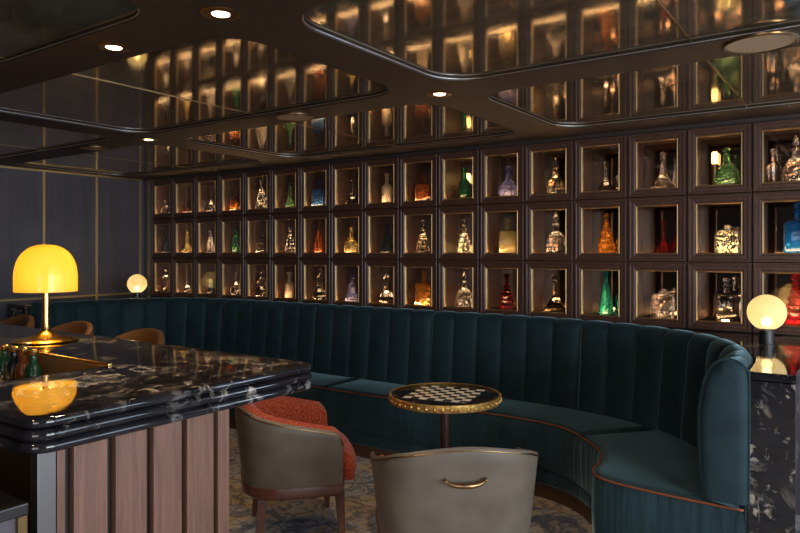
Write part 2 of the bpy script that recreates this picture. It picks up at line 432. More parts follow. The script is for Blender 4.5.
def back_section(i0, i1):
    bm = BM(); grid = []
    # profile from behind-bottom over the top down the front: (t outward fraction, z)
    for i in range(i0, i1 + 1):
        p, q = P_in[i], P_n[i]
        ph = ((i % CH) / CH)
        bul = abs(math.sin(PI * ph)) ** 0.45
        edge = min(i - i0, i1 - i) / CH
        deep = 0.010 * max(0, 1 - edge * 5)
        d = 0.024 * bul - deep
        prof = [(.155, .30), (.160, .90), (.164, .985), (.161, 1.018), (.142, 1.04 + .006 * bul), (.118, 1.05 + .009 * bul), (.09 - d * .3, 1.046 + .01 * bul),
                (.066 - d * .7, 1.028 + .006 * bul), (.052 - d, .995), (.046 - d, .93), (.036 - d, .80), (.022 - d, .66), (.008 - d, .53), (.0 - d, .30)]
        grid.append([bm.verts.new((p.x + q.x * t, p.y + q.y * t, z)) for t, z in prof])
    for a, b_ in zip(grid, grid[1:]):
        for k in range(len(a) - 1): bm.faces.new((a[k], a[k + 1], b_[k + 1], b_[k]))
    for g in (grid[0], grid[-1]): bm.faces.new(g)
    return bm
# section breaks every six channels
brk = [0, 3]
while brk[-1] < nch - 4: brk.append(brk[-1] + 6)
brk[-1] = nch
brk = [b_ * CH for b_ in brk]; brk[-1] = npt - 1
for a, b_ in zip(brk, brk[1:]): obj('backrest', bl(back_section(a, b_)), M['velvet'], ban, True, 0.9)
# rounded end panels of the back
def end_panel(i, sgn):
    p, q = P_in[i], P_n[i]; bm = BM(); pr = []
    t = Vector((q.y, -q.x)) * sgn
    out = [(.17, .49), (.172, .97), (.165, 1.025), (.14, 1.055), (.10, 1.068), (.06, 1.055), (.030, 1.02), (.005, .96), (-.012, .85), (-.012, .70), (.0, .49)]
    rings = []
    for dy, inset in ((.0, 0), (-.03, 0), (-.045, .006), (-.055, .02), (-.058, .04)):
        cx = .08; cz = .75; ring = []
        for x, z in out:
            sx = (abs(x - cx) - inset) / max(abs(x - cx), 1e-6) if abs(x - cx) > inset else 0
            sz = (abs(z - cz) - inset * 1.0) / max(abs(z - cz), 1e-6) if abs(z - cz) > inset else 0
            X = cx + (x - cx) * sx; Z = cz + (z - cz) * sz if z > .5 else z
            ring.append(bm.verts.new((p.x + q.x * X + t.x * dy, p.y + q.y * X + t.y * dy, Z)))
        rings.append(ring)
    n = len(out)
    for a, b_ in zip(rings, rings[1:]):
        for k in range(n): bm.faces.new((a[k], a[(k + 1) % n], b_[(k + 1) % n], b_[k]))
    bm.faces.new(rings[0][::-1]); bm.faces.new(rings[-1])
    obj('end_panel', bl(bm), M['velvet'], ban, True, 0.9)
    bm = BM(); pts = [(p.x + q.x * (x + (.003 if x > .08 else -.003)) + t.x * -.03, p.y + q.y * (x + (.003 if x > .08 else -.003)) + t.y * -.03, z + .003) for x, z in out]
    tube(bm, catmull(pts, 4), .0045, 6); return bm
bm1 = end_panel(0, -1); obj('end_piping', bl(bm1), M['velvet'], ban, True)
bm1 = end_panel(npt - 1, 1); obj('end_piping', bl(bm1), M['velvet'], ban, True)

# seat: front outline from right end to left end
Qr = [(-.415, 3.005), (-.6, 3.005), (-.8, 3.015), (-.96, 3.04), (-1.045, 3.085), (-1.082, 3.17), (-1.092, 3.29), (-1.125, 3.41), (-1.20, 3.54), (-1.335, 3.69)]
Qm = [(-1.335, 3.69), (-1.42, 3.765), (-1.54, 3.83), (-1.70, 3.865), (-1.95, 3.872), (-2.21, 3.872)]
def mirx(pts): return [(-6.48 - x, y) for x, y in pts][::-1]
def inner_pts(xa, xb):
    """inner back path between two x (right to left), as seat rear line"""
    return [Vector((p.x + q.x * .012, p.y + q.y * .012)) for p, q in zip(P_in, P_n)]
INN = inner_pts(0, 0)
def near(pt):
    return min(range(len(INN)), key=lambda i: (INN[i] - Vector(pt)).length)
def cushion(front, ia, ib, front_pipe=True, back_extra=()):
    f = resample(catmull([(a, b_, 0) for a, b_ in front], 8), 0.02)
    f = [Vector((p.x, p.y)) for p in f]
    rear = [INN[i] for i in range(ia, ib + 1)][::-1]
    out = f + [Vector(x) for x in back_extra] + (rear if rear else [])
    # resample the closed outline
    o3 = resample([Vector((p.x, p.y, 0)) for p in out + [out[0]]], 0.02)[:-1]
    O = [Vector((p.x, p.y)) for p in o3]
    bm = BM()
    prism(bm, O, [(-.004, .185), (0.004, .20), (.007, .30), (.005, .40), (0, .452), (-.008, .470), (-.022, .481), (-.04, .486)])
    bm.normal_update()
    for f_ in bm.faces:
        if abs(f_.normal.z) > .45: f_.material_index = 1
    obj('seat_cushion', bl(bm), [M['velvet_gather'], M['velvet']], ban, True, 0.9)
    bm = BM(); tube(bm, [(p.x, p.y, .472) for p in ([p - Vector((0, 0)) for p in f])], .0055, 6)
    obj('piping', bl(bm), M['rust'], ban, True)
iR = near((-1.02, 4.07)); g = .004
cushion(Qr, 0, iR, back_extra=[(-1.24, 3.80), (-1.12, 3.94)])
X1, X2, X3 = -2.21, -3.40, -4.59
def shift_pts(pts): return pts
i1 = near((X1, 4.3)); i2 = near((X2, 4.3)); i3 = near((X3, 4.3)); iL = near((-5.46, 4.15))
cushion(Qm[:-1] + [(X1 + g, 3.872)], iR + 1, i1, back_extra=[(X1 + g, 4.0), (X1 + g, 4.2)])
cushion([(X1 - g, 3.872), (-2.8, 3.872), (X2 + g, 3.872)], i1 + 1, i2, back_extra=[(X2 + g, 4.1)])
cushion([(X2 - g, 3.872), (-4.0, 3.872), (X3 + g, 3.872)], i2 + 1, i3, back_extra=[(X3 + g, 4.1)])
Ql = mirx(Qr); Qn = mirx(Qm)
cushion([(X3 - g, 3.872)] + Qn[2:], i3 + 1, iL, back_extra=[(-5.3, 3.9)])
cushion(Ql, iL + 1, npt - 1, back_extra=[(-6.06, 3.06)])
# base under the seat and recessed plinth
full = [(a, b_, 0) for a, b_ in Qr] + [(a, b_, 0) for a, b_ in Qm[1:]] + [(X2, 3.872, 0), (X3, 3.872, 0)] + [(a, b_, 0) for a, b_ in Qn[2:]] + [(a, b_, 0) for a, b_ in Ql[1:]]
F = resample(catmull(full, 6), .03)
rearo = [Vector((p.x + q.x * .15, p.y + q.y * .15, 0)) for p, q in zip(P_in, P_n)][::-1]
outl = [Vector((p.x, p.y)) for p in resample(F + rearo + [F[0]], .03)[:-1]]
bm = BM(); prism(bm, outl, [(-.02, .095), (-.008, .105), (-.004, .14), (-.01, .178), (-.03, .184)]); obj('base', bl(bm), M['velvet_gather'], ban, True, 0.9)
bm = BM(); prism(bm, outl, [(-.035, .001), (-.035, .095)], cap0=False); obj('plinth', bl(bm), M['plinth_wood'], ban)

# marble ledge blocks at either end (top level with the lockers' underside)
def ledge(name, side, label):
    off = .170
    if side > 0:
        k = near((-2.0, 4.3)); pts = [Vector((P_in[i].x + P_n[i].x * off, P_in[i].y + P_n[i].y * off)) for i in range(2, k, 4)]
        pts = [p for p in pts if p.y < D - .008]
        out = [Vector((-.235, 3.036)), Vector((pts[0].x + .003, 3.036))] + pts + [Vector((pts[-1].x - .01, D - .004)), Vector((-.235, D - .004))]
    else:
        k = near((-4.6, 4.3)); pts = [Vector((P_in[i].x + P_n[i].x * off, P_in[i].y + P_n[i].y * off)) for i in range(npt - 3, k, -4)]
        pts = [p for p in pts if p.y < D - .008]
        out = [Vector((WL + .02, 3.036)), Vector((pts[0].x, 3.036))] + pts + [Vector((pts[-1].x + .01, D - .004)), Vector((WL + .02, D - .004))]
    r = empty(name, (out[0].x, 3.036, 0), 0, label, 'ledge')
    loc = Vector((-out[0].x, -3.036, 0))
    bm = BM(); prism(bm, out, [(-.004, 0), (-.004, .99)]); bmesh.ops.translate(bm, vec=loc, verts=bm.verts); obj('marble_block', bm, M['marble_block'], r)
    bm = BM(); prism(bm, out, [(0, .995), (.0, 1.022), (-.004, 1.027)]); bmesh.ops.translate(bm, vec=loc, verts=bm.verts); obj('ledge_top', bm, M['marble'], r)
ledge('marble_ledge', 1, 'black veined marble block ledge at the right end of the banquette under a globe lamp')
ledge('marble_ledge', -1, 'dark marble ledge in the far corner behind the banquette against the panelled wall')

# ------------------------------------------------------------------ display lockers
def rect_rings(bm, w_, h_, rings, mi=0):
    """mitred frame of rectangular rings (inset, y)"""
    rr = []
    for ins, y in rings:
        rr.append([bm.verts.new(v) for v in ((-w_ / 2 + ins, y, ins), (w_ / 2 - ins, y, ins), (w_ / 2 - ins, y, h_ - ins), (-w_ / 2 + ins, y, h_ - ins))])
    for a, b_ in zip(rr, rr[1:]):
        for k in range(4): bm.faces.new((a[k], a[(k + 1) % 4], b_[(k + 1) % 4], b_[k])).material_index = mi
    return bm
LW, LH = LP - .004, RP - .004
def make_locker():
    r = empty('display_locker')
    bm = BM(); t = .014; y0, y1 = 0.0, .33
    w2 = LW / 2
    box(bm, -w2, -w2 + t, y0, y1, 0, LH); box(bm, w2 - t, w2, y0, y1, 0, LH)
    box(bm, -w2 + t, w2 - t, y0, y1, 0, .03); box(bm, -w2 + t, w2 - t, y0, y1, LH - .03, LH)
    obj('body', bm, M['body_wood'], r)
    obj('mirror_back', box(BM(), -w2 + t, w2 - t, .315, .329, .03, LH - .03), M['locker_mirror'], r)
    bm = BM()
    rect_rings(bm, LW - .008, LH - .006, [(0, 0), (0, -.018), (.003, -.022), (.014, -.022), (.018, -.017), (.036, -.017), (.041, -.012), (.046, -.012), (.046, .0), (0, 0)])
    door = obj('door', bm, M['door_wood'], r)
    bm = BM(); rect_rings(bm, LW - .008, LH - .006, [(.046, -.0005), (.046, -.014), (.049, -.0165), (.053, -.012), (.055, -.004), (.055, .010), (.046, .010), (.046, -.0005)])
    obj('gold_bead', bm, M['bead'], door)
    obj('glass_pane', box(BM(), -w2 + .057, w2 - .057, -.002, .002, .053, LH - .055), M['door_glass'], door)
    bm = BM(); lathe(bm, [(.0055, 0), (.0055, .006), (.004, .009), (0, .010)], 12)
    bmesh.ops.rotate(bm, cent=(0, 0, 0), matrix=Matrix.Rotation(PI / 2, 3, 'X'), verts=bm.verts)
    bmesh.ops.translate(bm, vec=(w2 - .027, -.017, LH / 2), verts=bm.verts)
    obj('lock', bm, M['dark_metal'], door, True)
    obj('light_strip', box(BM(), -w2 + .056, w2 - .056, .014, .026, .042, .0520), M['led'], r)
    bm = BM(); lathe(bm, [(0, .0302), (.026, .0302), (.026, .0318), (0, .0318)], 20)
    u = obj('uplight', bm, M['uplight'], r); u.location = (0, .11, 0)
    return r
proto = make_locker()
ROWN = ('top', 'middle', 'bottom')
ORD = ['first', 'second', 'third', 'fourth', 'fifth', 'sixth', 'seventh', 'eighth', 'ninth', 'tenth', 'eleventh', 'twelfth', 'thirteenth', 'fourteenth', 'fifteenth', 'sixteenth', 'seventeenth']
CELLS = {}

# bottles: body + stopper, proportions in metres, each kind its own outline
STOP = {
 'ball': [(.006, -.012), (.007, 0), (.010, .003), (.008, .006), (.013, .012), (.016, .020), (.013, .028), (.006, .033), (0, .034)],
 'spire': [(.006, -.012), (.007, 0), (.011, .003), (.007, .007), (.011, .018), (.012, .026), (.007, .040), (.004, .052), (0, .056)],
 'disc': [(.006, -.012), (.007, 0), (.008, .004), (.016, .008), (.020, .014), (.016, .020), (.006, .024), (0, .025)],
}
KIND = {
 'round': ([(0, 0), (.038, 0), (.043, .004), (.050, .030), (.052, .055), (.046, .082), (.028, .105), (.015, .118), (.012, .150), (.014, .158), (.019, .162), (.012, .163)], 'ball'),
 'ship': ([(0, 0), (.054, 0), (.058, .005), (.054, .022), (.040, .048), (.024, .075), (.014, .100), (.011, .120), (.0135, .125), (.011, .130), (.0135, .136), (.011, .142), (.011, .168), (.018, .174), (.012, .175)], 'ball'),
 'tall': ([(0, 0), (.032, 0), (.036, .004), (.036, .125), (.033, .140), (.018, .158), (.012, .170), (.012, .205), (.016, .207), (.016, .214), (.011, .215)], 'disc'),
 'cone': ([(0, 0), (.036, 0), (.039, .004), (.034, .06), (.026, .115), (.018, .160), (.011, .195), (.0095, .215), (.013, .219), (.009, .220)], 'ball'),
 'ringed': ([(0, 0), (.036, 0), (.040, .006), (.034, .018), (.041, .030), (.033, .044), (.038, .058), (.028, .072), (.033, .085), (.022, .100), (.026, .112), (.014, .128), (.018, .140), (.011, .150), (.011, .170), (.017, .175), (.010, .176)], 'ball'),
 'gourd': ([(0, 0), (.036, 0), (.043, .008), (.046, .030), (.038, .055), (.022, .075), (.020, .085), (.027, .100), (.026, .118), (.014, .134), (.010, .150), (.010, .168), (.016, .173), (.010, .174)], 'disc'),
 'bell': ([(0, 0), (.042, 0), (.046, .005), (.044, .045), (.040, .085), (.026, .108), (.014, .120), (.012, .150), (.020, .158), (.012, .159)], 'spire'),
 'curvy': ([(0, 0), (.022, 0), (.042, .010), (.047, .034), (.036, .062), (.020, .090), (.014, .120), (.018, .148), (.020, .165), (.012, .180), (.010, .190), (.015, .195), (.009, .196)], 'ball'),
 'jar': ([(0, 0), (.044, 0), (.048, .006), (.052, .05), (.050, .10), (.040, .118), (.041, .124), (.030, .125)], 'disc'),
}
SQ = {'square': (.040, .105), 'block': (.046, .130)}
cache = {}
def bottle_mesh(kind, seg, rip):
    bm = BM()
    if kind in SQ:
        r, h = SQ[kind]
        prism(bm, rrect(-r, r, -r, r, .012, 4), [(-.006, 0), (0, .006), (0, h), (-.006, h + .010), (-.018, h + .016), (-.024, h + .018)])
        lathe(bm, [(.014, h + .014), (.012, h + .045), (.018, h + .050), (.018, h + .055), (.010, h + .056)], 16)
        return bm, h + .056, 'ball' if kind == 'block' else 'disc'
    prof, st = KIND[kind]; lathe(bm, prof, seg, rip=rip); return bm, prof[-1][1], st
GM = {
 'clear': glass('glass_clear', (0.98, 0.97, 0.95), .01), 'clearcut': glass('glass_cut', (0.98, 0.96, 0.93), .01, .8), 'smoke': glass('glass_smoke', (0.80, 0.72, 0.55), .02, .3),
 'amber': glass('glass_amber', (0.80, 0.26, 0.02), .02), 'ambercut': glass('glass_amber_cut', (0.90, 0.40, 0.04), .02, .9), 'brown': glass('glass_brown', (0.55, 0.16, 0.04), .02),
 'green': glass('glass_green', (0.07, 0.36, 0.10), .02), 'greencut': glass('glass_green_cut', (0.26, 0.55, 0.28), .02, .8), 'darkgreen': glass('glass_dark_green', (0.03, 0.22, 0.10), .02),
 'teal': glass('glass_teal', (0.06, 0.65, 0.50), .02, .3), 'blue': glass('glass_blue', (0.10, 0.32, 0.80), .02), 'skyblue': glass('glass_sky_blue', (0.03, 0.38, 1.0), .02),
 'violet': glass('glass_violet', (0.50, 0.52, 0.95), .02, .8), 'red': glass('glass_red', (0.90, 0.03, 0.04), .02), 'darkred': glass('glass_dark_red', (0.20, 0.012, 0.015), .02),
 'yellow': glass('glass_yellow', (0.95, 0.80, 0.35), .02), 'black': glass('glass_black', (0.03, 0.05, 0.07), .02),
 'frost': plain('glass_frosted', (0.62, 0.52, 0.38), .35, trans=0.35),
}
CN = dict(clear='clear glass', clearcut='clear cut crystal', smoke='pale smoky gold glass', amber='amber glass', ambercut='bubbled amber glass', brown='deep brown glass', green='green glass',
          greencut='bubbled green glass', darkgreen='dark green glass', teal='teal green glass', blue='dark blue glass', skyblue='bright blue glass', violet='blue violet cut glass', red='bright red glass',
          darkred='dark red glass', yellow='pale yellow glass', black='blackish glass', frost='frosted cream glass')
KN = dict(round='round decanter', ship='wide-based decanter', tall='tall bottle', cone='slender tapering bottle', ringed='ringed bottle', gourd='double-bellied decanter', bell='bell-shaped decanter',
          curvy='curved decanter', jar='lidded jar', square='square bottle', block='square decanter')
def add_bottle(col, row, kind, mat, sc=1.0, dx=0.0, dy=.105, faceted=False, pos=''):
    key = (kind, mat, faceted)
    cx = LX0 + LP * (col + .5); tn = -cx / D; dx = max(-.104, dx + .045 - dy * tn) if not pos else dx; z = RZ[2 - row] + .032
    nm = 'decanter' if 'decanter' in KN[kind] else ('jar' if kind == 'jar' else 'bottle')
    lab = '%s %s%s in the %s-row locker, %s column from left' % (CN[mat], KN[kind], pos, ROWN[row], ORD[col])
    if key not in cache:
        bm, h, st = bottle_mesh(kind, 10 if faceted else 24, .05 if faceted else 0)
        o = obj(nm, bm, GM[mat], None, not faceted, 0.8)
        bm = BM(); lathe(bm, [(r, zz + h) for r, zz in STOP[st]], 10 if faceted else 16); obj('stopper', bm, GM[mat], o, not faceted)
        cache[key] = o
    else:
        o = copy_tree(cache[key]); o.name = nm
    if not pos:
        u = [q for q in CELLS[(col, row)].children if q.name.startswith('uplight')][0]; u.location = (dx, dy, 0)
    sc = min(sc * 1.12, 1.5)
    o.location = (cx + dx, D + dy, z + .0025); o.rotation_euler = (0, 0, random.uniform(0, .7) if kind in SQ else random.uniform(0, 3)); o.scale = (sc * 1.1, sc * 1.1, sc)
    tag(o, lab, nm, 'glassware in the display lockers')
for c_ in range(NCOL):
    for r_ in range(3):
        o = proto if (c_, r_) == (0, 0) else copy_tree(proto)
        o.name = 'display_locker'
        o.location = (LX0 + LP * (c_ + .5), D, RZ[2 - r_] + .002)
        CELLS[(c_, r_)] = o
# (column, row) -> (kind, glass, scale, cut)
B = {
 (0, 0): ('round', 'clear', .85, 1), (0, 1): ('gourd', 'black', 1, 0), (0, 2): ('tall', 'clear', 1, 0),
 (1, 0): ('square', 'darkred', .7, 0), (1, 1): ('curvy', 'yellow', 1, 0), (1, 2): ('round', 'clear', .65, 0),
 (2, 0): ('round', 'clear', .95, 0), (2, 1): ('ringed', 'clearcut', 1.05, 1), (2, 2): ('round', 'black', .7, 0),
 (3, 0): ('block', 'amber', .8, 0), (3, 1): ('tall', 'green', 1, 0), (3, 2): ('bell', 'clear', 1, 0),
 (4, 0): ('ringed', 'clearcut', 1.3, 1), (4, 1): ('square', 'clear', .95, 0), (4, 2): ('gourd', 'clear', 1.2, 0),
 (5, 0): ('curvy', 'greencut', 1.0, 0), (5, 1): ('ringed', 'clear', 1.1, 1), (5, 2): ('tall', 'frost', .95, 0),
 (6, 0): ('block', 'blue', 1.05, 0), (6, 1): ('cone', 'brown', 1.15, 0), (6, 2): ('curvy', 'clear', 1.15, 0),
 (7, 0): ('ship', 'clear', 1, 0), (7, 1): ('round', 'yellow', 1.1, 0), (7, 2): ('gourd', 'violet', 1.1, 0),
 (8, 0): ('tall', 'frost', 1.0, 0), (8, 1): ('gourd', 'black', 1.15, 0), (8, 2): ('curvy', 'clear', 1.15, 1),
 (9, 0): ('block', 'brown', 1.0, 0), (9, 1): ('ringed', 'smoke', 1.2, 1), (9, 2): ('block', 'ambercut', 1.2, 0),
 (10, 0): ('tall', 'darkgreen', 1, 0), (10, 1): ('ringed', 'clearcut', 1.2, 1), (10, 2): ('bell', 'clearcut', 1.2, 1),
 (11, 0): ('round', 'violet', 1.15, 1), (11, 1): ('block', 'yellow', 1.15, 0), (11, 2): ('ringed', 'darkred', 1.2, 0),
 (12, 0): ('bell', 'smoke', 1.2, 0), (12, 1): ('bell', 'clearcut', 1.3, 1), (12, 2): ('ship', 'smoke', 1.2, 1),
 (13, 0): ('ship', 'clear', 1.0, 0), (13, 1): ('ringed', 'ambercut', 1.25, 0), (13, 2): ('cone', 'teal', 1.1, 0),
 (14, 0): ('ship', 'clearcut', 1.15, 1), (14, 1): ('ship', 'darkred', 1.0, 0), (14, 2): ('jar', 'clearcut', 1.2, 1),
 (15, 0): ('round', 'greencut', 1.2, 0), (15, 1): ('jar', 'clearcut', 1.15, 1), (15, 2): ('block', 'clear', 1.15, 0),
 (16, 0): ('bell', 'clearcut', 1.25, 1), (16, 1): ('block', 'skyblue', 1.3, 0), (16, 2): ('ringed', 'red', 1.35, 0),
}
for (c_, r_), (k_, g_, s_, f_) in B.items():
    add_bottle(c_, r_, k_, g_, s_, random.uniform(-.008, .008), .10 if c_ < 10 else .13, bool(f_))
    CELLS[(c_, r_)]['label'] = 'locker with the %s %s, %s row, %s column from the left' % (CN[g_].replace(' glass', '').replace(' crystal', ''), KN[k_].split()[-1], ROWN[r_], ORD[c_])
    CELLS[(c_, r_)]['category'] = 'display locker'; CELLS[(c_, r_)]['group'] = 'glass-fronted lockers on the wall'
# lockers that hold a second piece
for c_, r_, k_, g_, s_, dx, dy in ((13, 0, 'tall', 'clear', .75, .085, .13), (14, 0, 'cone', 'clearcut', .8, .09, .2), (14, 1, 'bell', 'darkred', .95, .085, .18), (13, 2, 'tall', 'teal', .9, .085, .17),
                          (15, 2, 'tall', 'clear', 1.05, .1, .2), (16, 0, 'tall', 'clear', .9, -.09, .2), (12, 0, 'square', 'smoke', .9, .09, .2), (10, 2, 'tall', 'smoke', .8, .09, .22)):
    add_bottle(c_, r_, k_, g_, s_, dx, dy, False, ', second piece')
# emissive stand-ins for gold lights showing in the locker glass, the last a candle
for c_, r_, h in ((10, 0, .25), (10, 1, .14), (15, 0, .27), (15, 1, .10)):
    o = empty('glow', (LX0 + LP * (c_ + .5) - .07, D + .27, RZ[2 - r_] + .032), 0,
              'emissive stand-in for a gold lantern in the %s-row locker, %s column from the left' % (ROWN[r_], ORD[c_]), 'glow', 'emissive glows in the lockers')
    if c_ == 15 and r_ == 1: o.location.x += .09
    bm = BM(); lathe(bm, [(.022, 0), (.022, h - .09), (.006, h - .085)], 16) if h > .2 else lathe(bm, [(.02, 0), (.02, .012)], 16)
    obj('holder', bm, M['bronze'], o)
    zb = h - .084 if h > .2 else .013
    bm = BM(); lathe(bm, [(.018, zb), (.020, zb + .02), (.020, zb + .06), (.016, zb + .075), (0, zb + .078)], 16); obj('glow_core', bm, M['glow_emission'], o, True)

# ------------------------------------------------------------------ bar counter
bar = empty('bar_counter', (-1.76, 1.4, 0), 0, 'bar counter with black veined marble top, triple rounded edge and walnut boards', 'bar counter')
def br(bm): bmesh.ops.translate(bm, vec=(1.76, -1.4, 0), verts=bm.verts); return bm
ZT, ZU = 1.08, .983
top = rrect(-5.0, -1.745, .865, 1.965, .075, 8)
pr = []
for j in range(3):                                   # three stacked bullnoses
    z0 = ZU + j * .0323
    for k in range(0, 9):
        a = -PI / 2 + PI * k / 8
        pr.append((-.016 + .016 * math.cos(a) - (0.004 if j == 2 else 0), z0 + .0161 + .0155 * math.sin(a)))
pr = [(-.03, ZU)] + pr + [(-.03, ZT)]
bm = BM(); prism(bm, top, pr, hole=rrect(-4.4, -2.35, 1.02, 1.452, .01, 2)); obj('marble_top', br(bm), M['marble'], bar, True, 0.7)
# sunken station
bm = BM()
X0, X1_, Y0, Y1 = -4.4, -2.35, 1.02, 1.452
box(bm, X0, X1_, Y0, Y1, .92, .93)
box(bm, X0, X0 + .006, Y0, Y1, .93, ZT - .002); box(bm, X1_ - .006, X1_, Y0, Y1, .93, ZT - .002)
box(bm, X0 + .006, X1_ - .006, Y0, Y0 + .006, .93, ZT - .002); box(bm, X0 + .006, X1_ - .006, Y1 - .006, Y1, .93, ZT - .002)
obj('well_liner', br(bm), M['bead'], bar)
obj('brass_rail', br(box(BM(), X0, X1_ + .01, Y1 - .002, Y1 + .014, ZT - .001, ZT + .010, .003)), M['brass'], bar)
# body
bm = BM(); box(bm, -4.9, -1.83, .93, 1.545, .0, .79); box(bm, -2.34, -1.83, .93, 1.545, .79, ZU); box(bm, -4.9, -4.41, .93, 1.545, .79, ZU)
box(bm, -4.41, -2.34, 1.46, 1.545, .79, ZU); box(bm, -4.41, -2.34, .93, 1.012, .79, ZU)
obj('body', br(bm), M['slot'], bar)
obj('side_cladding', br(box(BM(), -4.9, -1.83, .912, .93, .02, ZU)), M['bronze'], bar)
obj('corner_post', br(box(BM(), -1.83, -1.797, .912, .962, 0, ZU, .002)), M['steel'], bar)
for y0, y1 in ((.966, .989), (1.013, 1.114), (1.139, 1.242), (1.266, 1.369), (1.39, 1.496), (1.515, 1.563)):
    obj('board', br(box(BM(), -1.83, -1.80, y0, y1, 0, ZU, .003)), M['panel_wood'], bar)
# bottles and a glass standing in the sunken station
for k in range(6):
    x = -3.20 + .080 * k
    bm = BM(); lathe(bm, [(0, 0), (.030, 0), (.032, .004), (.032, .10), (.016, .125), (.013, .152), (.016, .154), (.016, .158), (0, .159)], 18)
    o = obj('rail_bottle', bm, GM[('black', 'brown', 'darkgreen')[k % 3]], None, True, .8); o.location = (x, 1.405, .931)
    bm = BM(); lathe(bm, [(.0145, .157), (.0155, .159), (.0155, .176), (.009, .180), (0, .181)], 14); obj('cap', bm, M['brass'], o, True, .8)
    tag(o, 'brass-capped dark bottle in the counter well, %s from the lamp end of the rail' % ORD[5 - k], 'bottle', 'bottles in the counter well')
bm = BM(); lathe(bm, [(0, 0), (.033, 0), (.036, .004), (.040, .09), (.037, .09), (.033, .012), (0, .01)], 12)
o = obj('tumbler', bm, GM['clearcut'], None, False); o.location = (-2.86, 1.31, .931); tag(o, 'cut crystal tumbler in the well of the bar counter', 'glass')
# small service cabinet beside the bar
sc_ = empty('service_cabinet', (-2.0, .6, 0), 0, 'dark low service cabinet with bronze top rim below the near corner of the bar', 'cabinet')
bm = BM(); box(bm, -.26, .255, -.2, .25, 0, .85); obj('body', bm, M['left_wall'], sc_)
bm = BM(); box(bm, -.265, .268, -.205, .258, .85, .88, .004); obj('top_rim', bm, M['dark_metal'], sc_)
for yy in (-.2, .232): obj('post', box(BM(), .255, .268, yy, yy + .022, 0, .85), M['bronze'], sc_)

# ------------------------------------------------------------------ mushroom lamp on the counter
def bulb_light(name, loc, power, color, size=.03):
    l = bpy.data.lights.new(name, 'POINT'); l.energy = power; l.color = color; l.shadow_soft_size = size
    o = bpy.data.objects.new(name, l); COL.objects.link(o); o.location = loc; return o
lp = empty('mushroom_lamp', (-3.25, 1.69, ZT + .0005), 0, 'brass table lamp with domed amber glass shade on the marble counter', 'lamp')
bm = BM(); lathe(bm, [(0, 0), (.142, 0), (.146, .003), (.142, .008), (.10, .016), (.05, .030), (.026, .045), (.019, .060), (.017, .075)], 40); obj('base', bm, M['brass'], lp, True, .9)
bm = BM(); lathe(bm, [(.0165, .07), (.0165, .30), (.022, .302), (.022, .325), (.010, .33)], 24); obj('stem', bm, M['brass'], lp, True, .9)
R = .138; pr = [(R, .238), (R + .0005, .31)]
for k in range(1, 13):
    a = PI / 2 * k / 12; pr.append((R * max(0, math.cos(a)) ** .80, .31 + .153 * math.sin(a) ** .96))
inn = [(max(0, r - .004), z - (.003 if z > .3 else 0)) for r, z in pr][::-1]
bm = BM(); pp = pr[:-1] + [(0, pr[-1][1])]; pi_ = [(0, pp[-1][1] - .004)] + [(r - .004, z) for r, z in pp[:-1]][::-1]
lathe(bm, pp, 48); lathe(bm, pi_, 48)
bmesh.ops.delete(bm, geom=[f for f in bm.faces if len(f.verts) > 10], context='FACES_ONLY')
obj('shade', bm, M['amber_shade'], lp, True)
o = bulb_light('mushroom_lamp_light', (0, 0, .33), 5.5, (1.0, .68, .22), .04); o.parent = lp
o.location = (0.0, 0, .30)

# ------------------------------------------------------------------ globe lamps
def globe_lamp(x, y, label, rz=0):
    g_ = empty('globe_lamp', (x, y, 1.027), rz, label, 'lamp', 'globe table lamps')
    bm = BM(); lathe(bm, [(.034, 0), (.036, .002), (.036, .068), (.030, .072), (.030, .078)], 32); obj('base', bm, M['dark_metal'], g_, True, .6)
    bm = BM(); prof = []
    for k in range(0, 21):
        a = -PI / 2 + PI * k / 20
        if a > -1.25: prof.append((.094 * math.cos(a) if k < 20 else 0, .162 + .094 * math.sin(a)))
    lathe(bm, prof, 40); bmesh.ops.delete(bm, geom=[f for f in bm.faces if len(f.verts) > 10], context='FACES_ONLY')
    obj('glass_globe', bm, M['globe_glass'], g_, True)
    bm = BM(); bmesh.ops.create_uvsphere(bm, u_segments=16, v_segments=10, radius=.026, matrix=Matrix.Translation((0, 0, .112))); obj('bulb', bm, M['bulb'], g_, True)
    o = bulb_light('globe_lamp_light', (0, 0, .155), .40, (1.0, .80, .48), .022); o.parent = g_
globe_lamp(-.447, 4.025, 'swirled glass globe lamp on the marble block at the right end of the banquette')
globe_lamp(-5.99, 4.02, 'glowing globe lamp on the ledge in the far corner by the panelled wall')

